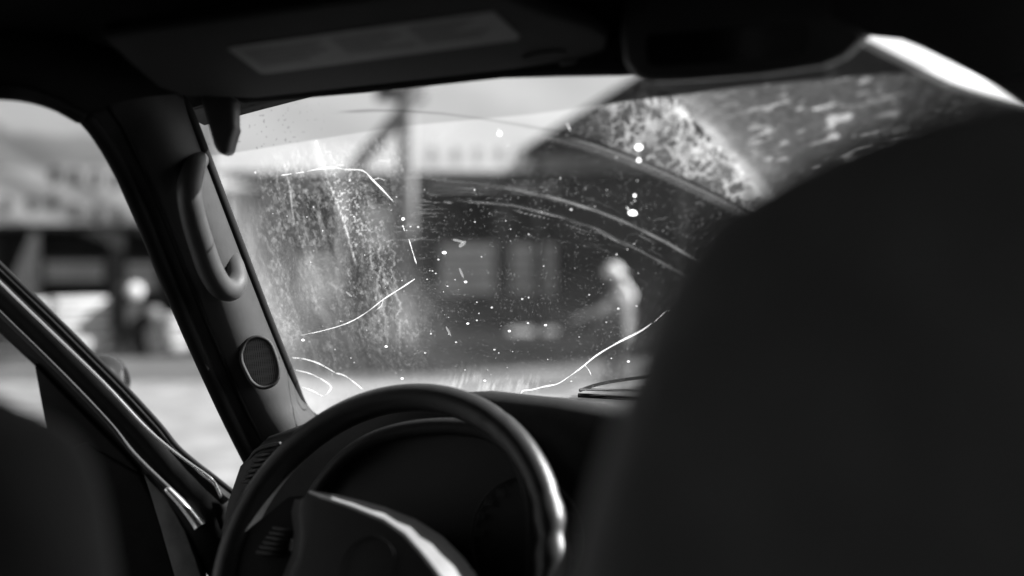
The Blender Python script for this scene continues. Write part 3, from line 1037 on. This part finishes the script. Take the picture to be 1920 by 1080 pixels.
# header trim over the top of the glass, between visor and mirror
prism('header_trim', [ws(x, y, .022) for x, y in ((470, 180), (700, 160), (880, 140), (960, 131), (1060, 128), (1180, 126), (1400, 118), (1585, 100), (1560, -40), (1300, -40), (1000, -40), (470, -40))], (0, -.012, .004), M['liner'], car, .003)
# outside sun peak over the top of the glass
rows = []
for f in np.linspace(0, 1, 5):
    rows.append([Vector((x, ws_y(x, 1.80 - .05 * (x / .62) ** 2) + .012 + .055 * f, 1.80 - .05 * (x / .62) ** 2 - .008 * f * f)) for x in np.linspace(-.70, .12, 20)])
grid('sun_peak', rows, M['black'], car, True, .004)
rows = [[Vector((x, ws_y(x, 1.80 - .05 * (x / .62) ** 2) + .006, 1.795 - .05 * (x / .62) ** 2)) for x in np.linspace(-.72, .72, 30)],
        [Vector((x, ws_y(x, 1.80 - .05 * (x / .62) ** 2) + .01, 1.83 - .05 * (x / .62) ** 2)) for x in np.linspace(-.72, .72, 30)],
        [Vector((x, .80 - .2 * (x / .72) ** 2, 1.852)) for x in np.linspace(-.72, .72, 30)]]
grid('roof_header', rows, M['paint'], car, True, .004)
# outer body
prism('roof_panel', [(-.72, -1.8, 1.86), (.72, -1.8, 1.86), (.72, .6, 1.86), (.55, .86, 1.845), (-.55, .86, 1.845), (-.72, .6, 1.86)], (0, 0, 0.02), M['paint'], car, 0.005)
for s in (-1, 1):
    prism('roof_side', [(s * .70, -1.80, 1.70), (s * .70, .55, 1.725), (s * .66, .62, 1.80), (s * .66, .62, 1.86), (s * .70, -1.80, 1.86)], (s * .015, 0, 0), M['liner'], car)
    tube('roof_rail', [(s * .71, -1.75, 1.70), (s * .71, -.6, 1.71), (s * .71, .45, 1.70), (s * .72, .62, 1.69)], 0.03, M['paint'], car, 8)
    box('rear_pillar', (s * .74 - .03, -1.75, 1.15), (s * .74 + .03, -1.35, 1.72), M['paint'], car, 0.02)
    box('centre_pillar', (s * .74 - .03, -.26, .5), (s * .74 + .03, .14 if s > 0 else .40, 1.75), M['liner'], car, 0.02)  # driver side widened out of view to block sky light
    box('rear_door', (s * .76 - .04, -1.35, .5), (s * .76 + .04, -.22, 1.22), M['paint'], car, 0.02)
    box('rear_door_glass', (s * .745 - .003, -1.35, 1.22), (s * .745 + .003, -.22, 1.69), M['tinted'], car)
box('tailgate', (-.74, -1.85, .5), (.74, -1.75, 1.25), M['paint'], car, 0.02)
box('roof_rear', (-.72, -1.82, 1.70), (.72, -1.78, 1.86), M['liner'], car)
bevel(box('rear_bench', (-.68, -1.1, .75), (.68, -.85, 1.35), M['seat'], car), .08)
bevel(box('rear_cushion', (-.68, -.95, .6), (.68, -.42, .85), M['seat'], car), .08)
box('rear_window', (-.70, -1.80, 1.25), (.70, -1.79, 1.72), M['tinted'], car)
box('passenger_door', (.72, -.08, .5), (.80, 1.1, 1.22), M['paint'], car, 0.02)
prism('passenger_door_glass', [(.742, -.08, 1.22), (.742, 1.05, 1.22), (.742, .62, 1.68), (.742, -.08, 1.69)], (.006, 0, 0), M['tinted'], car)
tube('passenger_pillar', [(.74, 1.14, 1.28), (.70, .95, 1.52), (.68, .70, 1.70)], 0.04, M['pillar'], car, 10)
box('floor_pan', (-.80, -1.85, .45), (.80, 1.3, .5), M['liner'], car)
box('carpet', (-.72, -1.75, .505), (.72, 1.2, .515), M['black'], car)
box('firewall', (-.78, 1.26, .5), (.78, 1.30, 1.20), M['black'], car)
# bonnet and cowl
rows = []
for y, z in ((1.26, 1.27), (1.32, 1.285), (1.6, 1.295), (2.0, 1.285), (2.35, 1.265), (2.5, 1.20), (2.53, 0.8)):
    rows.append([Vector((x, y - .08 * (x / .8) ** 2, z - .05 * (x / .8) ** 4)) for x in np.linspace(-.85, .85, 15)])
grid('bonnet', rows, M['paint'], car, True, 0.004)
for s in (-1, 1):
    prism('wing_panel', [(s * .84, 1.1, .5), (s * .84, 2.4, .5), (s * .84, 2.4, 1.05), (s * .84, 1.1, 1.17)], (s * .03, 0, 0), M['paint'], car, .01)
# wiper parked along the glass foot
wp = tube('wiper', smooth_path([ws(1082, 744, -.012), ws(1120, 735, -.016), ws(1190, 726, -.018), ws(1320, 716, -.02)], 4), 0.0022, M['black'], car, 8)
tube('wiper_blade', [ws(1083, 745, -.004), ws(1190, 752, -.005), ws(1330, 764, -.005)], 0.003, M['rubber'], wp, 8)
tube('wiper_spine', [ws(1084, 740, -.010), ws(1190, 743, -.011), ws(1330, 750, -.011)], 0.0018, M['trim'], wp, 8)

# --- sun visors
vp = [(190, 70, .905), (240, 118, .97), (295, 164, 1.03), (345, 182, 1.06), (480, 186, 1.08), (800, 150, 1.03), (960, 132, 1.0), (1090, 114, .985), (1136, 98, .97), (1140, 74, .95), (1110, 52, .92), (1040, 30, .87), (985, 12, .84), (900, -30, .79), (640, 4, .83), (350, 46, .875)]
P = np.array([list(W(*v)) for v in vp])
cen = P.mean(0)
_, _, vt = np.linalg.svd(P - cen)
vn = Vector(vt[2])
if vn.z > 0:
    vn = -vn
vc = Vector(cen)
vpl = [on_plane(x, y, vc, vn) for x, y, _ in vp]
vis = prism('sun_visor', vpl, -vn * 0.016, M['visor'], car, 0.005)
vis['label'] = 'driver sun visor folded up with a pale warning label'
def vq(px, py, lift):
    return on_plane(px, py, vc + vn * lift, vn)
prism('warning_label', [vq(x, y, 0.0008) for x, y in ((426, 92), (436, 88), (912, 23), (925, 22), (974, 66), (970, 75), (500, 139), (488, 138))], -vn * 0.0006, M['label'], vis)
def lab(u, v):
    a = Vector((430, 92)).lerp(Vector((915, 23)), u)
    b = Vector((492, 138)).lerp(Vector((971, 74)), u)
    p = a.lerp(b, v)
    return vq(p.x, p.y, 0.0012)
for c, (u0, u1) in enumerate(((.03, .33), (.37, .63), (.67, .93))):
    for k in range(5):
        v0 = .17 + k * .13
        e_ = u1 - (0.0, .03, .01, .05, .09)[(k + c) % 5] * 1.2
        prism('text_line', [lab(u0, v0), lab(e_, v0), lab(e_, v0 + .085), lab(u0, v0 + .085)], -vn * 0.0003, M['print'], vis)
# visor clip recess
cl = [vq(1022 + 42 * math.cos(a), 108 + 9 * math.sin(a) - 6 * math.cos(a), 0.002) for a in np.linspace(0, 2 * math.pi, 20, endpoint=False)]
prism('visor_clip', cl, -vn * 0.002, M['rubber'], vis)
tube('visor_rod', smooth_path([W(1050, 116, .99), W(1100, 108, .985), W(1150, 96, .97)], 4), 0.004, M['handle'], vis, 8)
# hinge bracket hanging at the pillar head
hb_ = [(372, 176), (432, 176), (439, 190), (439, 232), (441, 240), (432, 270), (428, 288), (408, 289), (398, 270)]
hz = W(420, 230, 1.12)
bevel(prism('visor_hinge', [on_plane(x, y, hz, FWD) for x, y in hb_], FWD * 0.03, M['handle'], car), 0.006)
pv_ = [(1560, 34), (1640, 66), (1700, 72), (1740, 88), (1795, 115), (1850, 144), (1920, 181), (2060, 256), (2060, -160), (1560, -160)]
pz = W(1780, 108, .80)
pvz = prism('sun_visor', [on_plane(x, y, pz, (FWD + UP * .35).normalized()) for x, y in pv_], FWD * 0.014, M['visor'], car, 0.004)
pvz['label'] = 'passenger sun visor tipped down at upper right'

# --- rear view mirror
mo = [(1166, -70), (1160, 20), (1159, 70), (1166, 118), (1184, 146), (1215, 155), (1290, 152), (1420, 142), (1540, 124), (1580, 106), (1606, 82), (1632, 56), (1640, 10), (1642, -70)]
mc = W(1400, 60, .86)
mn = (CAM - mc)
mn = Vector((mn.x - .25, mn.y, mn.z + .08)).normalized()
mir = prism('rear_view_mirror', [on_plane(x, y, mc, mn) for x, y in mo], -mn * 0.035, M['housing'], car, 0.008)
mg = [(1214, 66), (1212, 95), (1216, 118), (1226, 124), (1360, 116), (1490, 106), (1508, 98), (1513, 70), (1512, 44), (1400, 50)]
prism('mirror_glass', [on_plane(x, y, mc + mn * 0.0015, mn) for x, y in mg], -mn * 0.001, M['mirror'], mir)
tube('mirror_stem', [mc - mn * 0.03, mc - mn * 0.05 + UP * .03, W(1400, -10, .99)], 0.012, M['black'], mir, 8)

# --- dashboard
DX = [(-.745, 1.10, .98), (-.735, 1.17, .97), (-.715, 1.235, .965), (-.69, 1.285, .962), (-.655, 1.318, .965), (-.60, 1.338, .972), (-.52, 1.362, .98), (-.44, 1.384, .985), (-.34, 1.394, .988), (-.24, 1.392, .985), (-.15, 1.386, .978), (-.06, 1.372, .97), (.1, 1.352, .965), (.35, 1.342, .965), (.74, 1.335, .965)]
rows = []
for x, zt, yf in DX:
    rows.append([Vector((x, 1.25, zt - .13)), Vector((x, 1.18, zt - .055)), Vector((x, yf + .10, zt - .012)), Vector((x, yf + .04, zt - .001)), Vector((x, yf + .015, zt)), Vector((x, yf + .003, zt - .006)),
                 Vector((x, yf - .001, zt - .018)), Vector((x, yf + .004, zt - .05)), Vector((x, yf + .03, zt - .16)), Vector((x, yf + .06, zt - .35)), Vector((x, yf + .12, .6))])
dash = grid('dashboard', rows, M['dash'], car, True, 0.006)
# left vent
def dpl(px, py, lift=0.0):
    return on_plane(px, py, Vector((-.62, .962 - lift, 1.3)), Vector((-.25, -1, .1)).normalized())
for k in range(6):
    y = 850 + k * 10
    x0, x1 = 481 - k * 5, 512 - k * 8
    if x1 - x0 < 8:
        x1 = x0 + 10
    tube('vent_slat', [dpl(x0, y + 4, .012), dpl(x1, y, .012)], 0.0028, M['pad'], dash, 6)
tube('vent_rim', smooth_path([dpl(x, y, .010) for x, y in ((462, 906), (466, 870), (480, 846), (505, 836), (525, 832))], 5), 0.003, M['dash'], dash, 6)
# instrument binnacle behind the wheel
bc = Vector((-.35, .955, 1.27))
bn = Vector((0.05, -1, .25)).normalized()
def bq(px, py, l=0.0):
    return on_plane(px, py, bc + bn * l, bn)
brow = [(560, 1010), (575, 960), (605, 905), (650, 855), (710, 820), (780, 803), (860, 800), (920, 812), (965, 850), (990, 910), (1000, 980), (1000, 1080)]
tube('binnacle_rim', smooth_path([bq(x, y, .012) for x, y in brow], 6), 0.010, M['dash'], dash, 10)
prism('instrument_panel', [bq(x, y, 0) for x, y in brow], -bn * 0.01, M['dial'], dash)
def dial(cx, cy, r):
    c = bq(cx, cy, .004)
    ux = (bq(cx + 10, cy, .004) - c).normalized()
    uy = bn.cross(ux).normalized()
    if uy.z < 0:
        uy = -uy
    s = r / FPX * 1.25
    t = tube('dial', [c + (ux * math.cos(a) + uy * math.sin(a)) * s for a in np.linspace(0, 2 * math.pi, 40, endpoint=False)], .0015, M['pad'], dash, 6, closed=True)
    for k in range(25):
        a = math.radians(-40 + k * 260 / 24)
        d_ = ux * math.cos(a) + uy * math.sin(a)
        if k % 2 == 0:
            tube('tick', [c + d_ * s * .86, c + d_ * s * .95], .0006, M['digit'], t if False else dash, 4)
    return c, ux, uy, s
dc = dial(985, 1010, 100)
def figure(txt, px, py, size):
    cu = bpy.data.curves.new('figure', 'FONT')
    cu.body = txt
    cu.size = size
    cu.extrude = 0.0002
    cu.align_x = 'CENTER'
    o = bpy.data.objects.new('figure', cu)
    dg = None
    COL.objects.link(o)
    c = bq(px, py, .005)
    ux = (bq(px + 10, py, .005) - c).normalized()
    uy = bn.cross(ux)
    if uy.z < 0:
        uy = -uy
    n_ = ux.cross(uy)
    mtx = Matrix((ux, uy, n_)).transposed().to_4x4()
    mtx.translation = c
    bpy.context.view_layer.update()
    mesh_ = bpy.data.meshes.new_from_object(o.evaluated_get(bpy.context.evaluated_depsgraph_get()))
    bpy.data.objects.remove(o)
    mesh_.transform(mtx)
    mesh_.name = 'figure'
    return link('figure', mesh_, M['digit'], dash)
for tx, x, y in (('80', 938, 930), ('60', 915, 948), ('40', 900, 974), ('20', 898, 1004)):
    figure(tx, x, y, 0.011)

# --- steering wheel
WCN = Vector((-0.3666, 0.8427, 1.2325))
TAU, YW, RO, RT = 0.5459, 0.1143, 0.207, 0.0165
e1 = Vector((math.cos(YW), math.sin(YW), 0))
fw_ = Vector((-math.sin(YW), math.cos(YW), 0))
e2 = fw_ * math.sin(TAU) + UP * math.cos(TAU)
en = e1.cross(e2)
if en.y > 0:
    en = -en
NS = 180
pts = [WCN + (e1 * math.cos(a) + e2 * math.sin(a)) * (RO - RT) for a in np.linspace(0, 2 * math.pi, NS, endpoint=False)]
def rim_r(s):
    a = (s * 360.0 * (NS - 1) / NS)
    r = RT
    for c_, wd, am in ((27, 2.0, -.0014), (14.5, 2.2, -.0022), (8, 5, .0016), (20, 5, .0012), (4, 2.0, -.0016), (60, 1.6, -.0008)):
        r += am * math.exp(-((a - c_) / wd) ** 2)
    return r
rim = tube('steering_wheel', pts, rim_r, M['leather'], car, 20, closed=True, nrm=en)
rim['label'] = 'leather steering wheel with sunlit right edge'
def wq(px, py, l):
    return on_plane(px, py, WCN + en * l, en)
outer = [(582, 918), (600, 922), (622, 925), (660, 934), (720, 950), (780, 974), (830, 1006), (868, 1044), (896, 1082), (930, 1150), (950, 1230)]
inner = [(580, 921), (600, 929), (622, 935), (660, 948), (720, 972), (760, 1000), (790, 1034), (815, 1066), (830, 1086), (866, 1150), (884, 1230)]
left = [(566, 936), (560, 960), (565, 1000), (560, 1040), (545, 1080), (520, 1160), (520, 1230)]
V = [wq(x, y, .010) for x, y in outer] + [wq(x, y, .050) for x, y in inner] + [wq(x, y, .046) for x, y in left] + [wq(x - 14, y, .012) for x, y in left]
no, nl = len(outer), len(left)
Fc = [(i, i + 1, no + i + 1, no + i) for i in range(no - 1)]
Fc += [(2 * no + i, 2 * no + i + 1, 2 * no + nl + i + 1, 2 * no + nl + i) for i in range(nl - 1)]
k0 = 2 * no
# face strips between inner edge and left edge
ci = [no + i for i in range(no)]
li = [2 * no + i for i in range(nl)]
Fc.append(tuple(ci + li[::-1]))
pad = mesh('airbag_cover', V, Fc, M['pad'], rim)
pad.data.materials.append(M['pad_lit'])
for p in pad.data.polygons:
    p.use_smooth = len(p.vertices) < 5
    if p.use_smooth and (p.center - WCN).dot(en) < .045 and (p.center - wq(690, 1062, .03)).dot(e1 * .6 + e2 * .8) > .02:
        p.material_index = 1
bevel(pad, 0.004, 3)
ec = wq(690, 1062, .0515)
tube('emblem_ring', [ec + (e1 * math.cos(q) + e2 * math.sin(q)) * .030 for q in np.linspace(0, 2 * math.pi, 36, endpoint=False)], .0006, M['black'], pad, 6, closed=True)
# left spoke with buttons, lower column shroud
sp_ = [(580, 925), (540, 930), (470, 985), (430, 1050), (420, 1120), (560, 1120), (568, 1000)]
spk_ = prism('spoke', [wq(x, y, .006) for x, y in sp_], -en * 0.02, M['black'], rim, 0.004)
for k in range(6):
    tube('button_slat', [wq(512 - k * 6, 990 + k * 9, .010), wq(556 - k * 5, 996 + k * 9, .010)], .0022, M['pad'], rim, 6)
prism('button', [wq(x, y, .014) for x, y in ((548, 1008), (580, 1018), (572, 1042), (540, 1032))], -en * 0.008, M['pad'], rim, 0.002)
rsp = [(1010, 1040), (1030, 1085), (1030, 1180), (880, 1180), (900, 1090)]
prism('spoke', [wq(x, y + 40, .0) for x, y in rsp], -en * 0.02, M['black'], rim, 0.004)
tube('column', [WCN - en * .02, WCN - en * .28], .06, M['black'], rim, 14)
tube('stalk', [WCN - en * .07 - e1 * .05, WCN - en * .06 - e1 * .15], .008, M['black'], rim, 8)

# --- driver's door, swung open; the plane of the opened door
HG = Vector((-.78, 1.05, 1.25))
de = Vector((-math.sin(math.radians(65)), -math.cos(math.radians(65)), 0))
dn = Vector((-de.y, de.x, 0))
if dn.y > 0:
    dn = -dn
def dq(px, py, l=0.0):
    return on_plane(px, py, HG + dn * l, dn)
door_up = [(-420, 82), (-200, 300), (0, 500), (96, 592), (159, 655), (231, 727), (298, 800), (330, 840), (366, 872), (400, 898), (440, 930)]
door_dn = [(-420, 215), (-200, 432), (0, 622), (63, 681), (130, 750), (180, 800), (230, 850), (262, 885), (300, 950), (340, 1010), (400, 1090)]
rows = []
for (a, b) in zip(door_up, door_dn):
    rows.append([dq(a[0], a[1], -.05), dq(a[0], a[1], -.012), dq(a[0] * .8 + b[0] * .2, a[1] * .8 + b[1] * .2, .004), dq((a[0] + b[0]) / 2, (a[1] + b[1]) / 2, .012),
                 dq(a[0] * .2 + b[0] * .8, a[1] * .2 + b[1] * .8, .004), dq(b[0], b[1], -.01), dq(b[0], b[1], -.045)])
door = grid('driver_door', rows, M['black'], car, True, 0.003)
door['label'] = 'open driver door, its sloping window frame edged in bright trim'
tube('frame_seal', smooth_path([dq(x + 1, y - 3, -.004) for x, y in door_up[1:]], 4), .0042, M['rubber'], door, 8)
tube('bright_trim', smooth_path([dq(x, y, .013) for x, y in ((-200, 330), (0, 529), (96, 622), (193, 716), (270, 798), (320, 842), (356, 869), (385, 889), (402, 905), (415, 934))]  , 5), .0020, M['trim'], door, 8)
tube('inner_trim', smooth_path([dq(x, y, .018) for x, y in ((-200, 390), (0, 588), (72, 658), (144, 730), (207, 797), (250, 850), (298, 898), (345, 942))], 5), .0036, M['pillar'], door, 10)
tube('trim_end', smooth_path([dq(x, y, .020) for x, y in ((312, 915), (340, 944), (364, 974), (374, 988))], 5), lambda s: .005 + .004 * s, M['trim'], door, 10)
# door leaf below the window, sail panel, glass
leaf = [(95, 857), (160, 830), (200, 852), (262, 888), (300, 960), (330, 1080), (345, 1300), (-700, 1300), (-700, 980)]
prism('door_card', [dq(x, y, .0) for x, y in leaf], -dn * .07, M['black'], door, 0.006)
prism('sail_panel', [dq(x, y, .003) for x, y in ((63, 681), (95, 857), (160, 830), (250, 882), (262, 885), (230, 850), (130, 750))], -dn * .03, M['black'], door, 0.003)
prism('door_glass', [dq(x, y, -.03) for x, y in ((-680, 0), (-420, 215), (0, 622), (63, 681), (95, 857), (-700, 980))], -dn * .004, M['glass'], door)
jm = [(269, 889), (281, 925), (301, 990), (328, 1085), (350, 1200), (400, 1200), (382, 1100), (368, 1052), (346, 994), (312, 933)]
prism('hinge_jamb', [dq(x, y, .006) for x, y in jm], -dn * .02, M['jamb'], door, 0.002)
# wing mirror on the outside of the door
bm = bmesh.new()
bmesh.ops.create_uvsphere(bm, u_segments=28, v_segments=18, radius=1)
mcn = dq(190, 724, -.16)
for v in bm.verts:
    c = v.co.copy()
    v.co = mcn + RGT * (c.x * .042) + FWD * (c.y * .06) + UP * (c.z * .052)
wm = bpy.data.meshes.new('wing_mirror')
bm.to_mesh(wm)
bm.free()
link('wing_mirror', wm, M['gloss'], door, True)
tube('mirror_arm', [mcn, dq(200, 790, -.03)], .02, M['paint'], door, 8)

# --- seats
def seat(name, outline_left, y, xc, label):
    pn = Vector((0, -1, 0.16)).normalized()
    c0_ = Vector((xc, y, 1.4))
    L = [on_plane(px, py, c0_, pn) for px, py in outline_left]
    L = [p for p in L]
    Rr = [Vector((2 * xc - p.x, p.y, p.z)) for p in L]
    out = smooth_path(L + Rr[::-1], 4)
    o = cushion(name, out, .065, pn, M['seat'], car, .16, 12)
    o['label'] = label
    return o
seat('passenger_seat', [(1020, 1500), (1060, 1250), (1100, 1080), (1118, 1000), (1152, 880), (1190, 770), (1220, 690), (1258, 590), (1305, 500), (1372, 425), (1450, 375), (1560, 318), (1700, 266), (1810, 236), (1930, 216), (2060, 206)], .42, .37, 'large dark seat back in front of the camera, very blurred')
ds = [(-520, 700), (-420, 660), (-200, 715), (-90, 755), (-20, 785), (30, 822), (66, 885), (90, 965), (108, 1090), (140, 1300), (150, 1600)]
pn = Vector((0, -1, 0.1)).normalized()
L = [on_plane(px, py, Vector((-.38, .30, 1.4)), pn) for px, py in ds]
xc = -.40
L2 = [Vector((2 * xc - p.x, p.y, p.z)) for p in L]
L2 = [p for p in L2 if p.x < xc - .02]
Lp = [p for p in L if p.x > xc - .0]
out = smooth_path(Lp[::-1] + L2, 4)
o = cushion('driver_seat', out, .06, pn, M['seat_shaded'], car, .2, 10)
o['label'] = 'driver seat shoulder at lower left, very blurred'
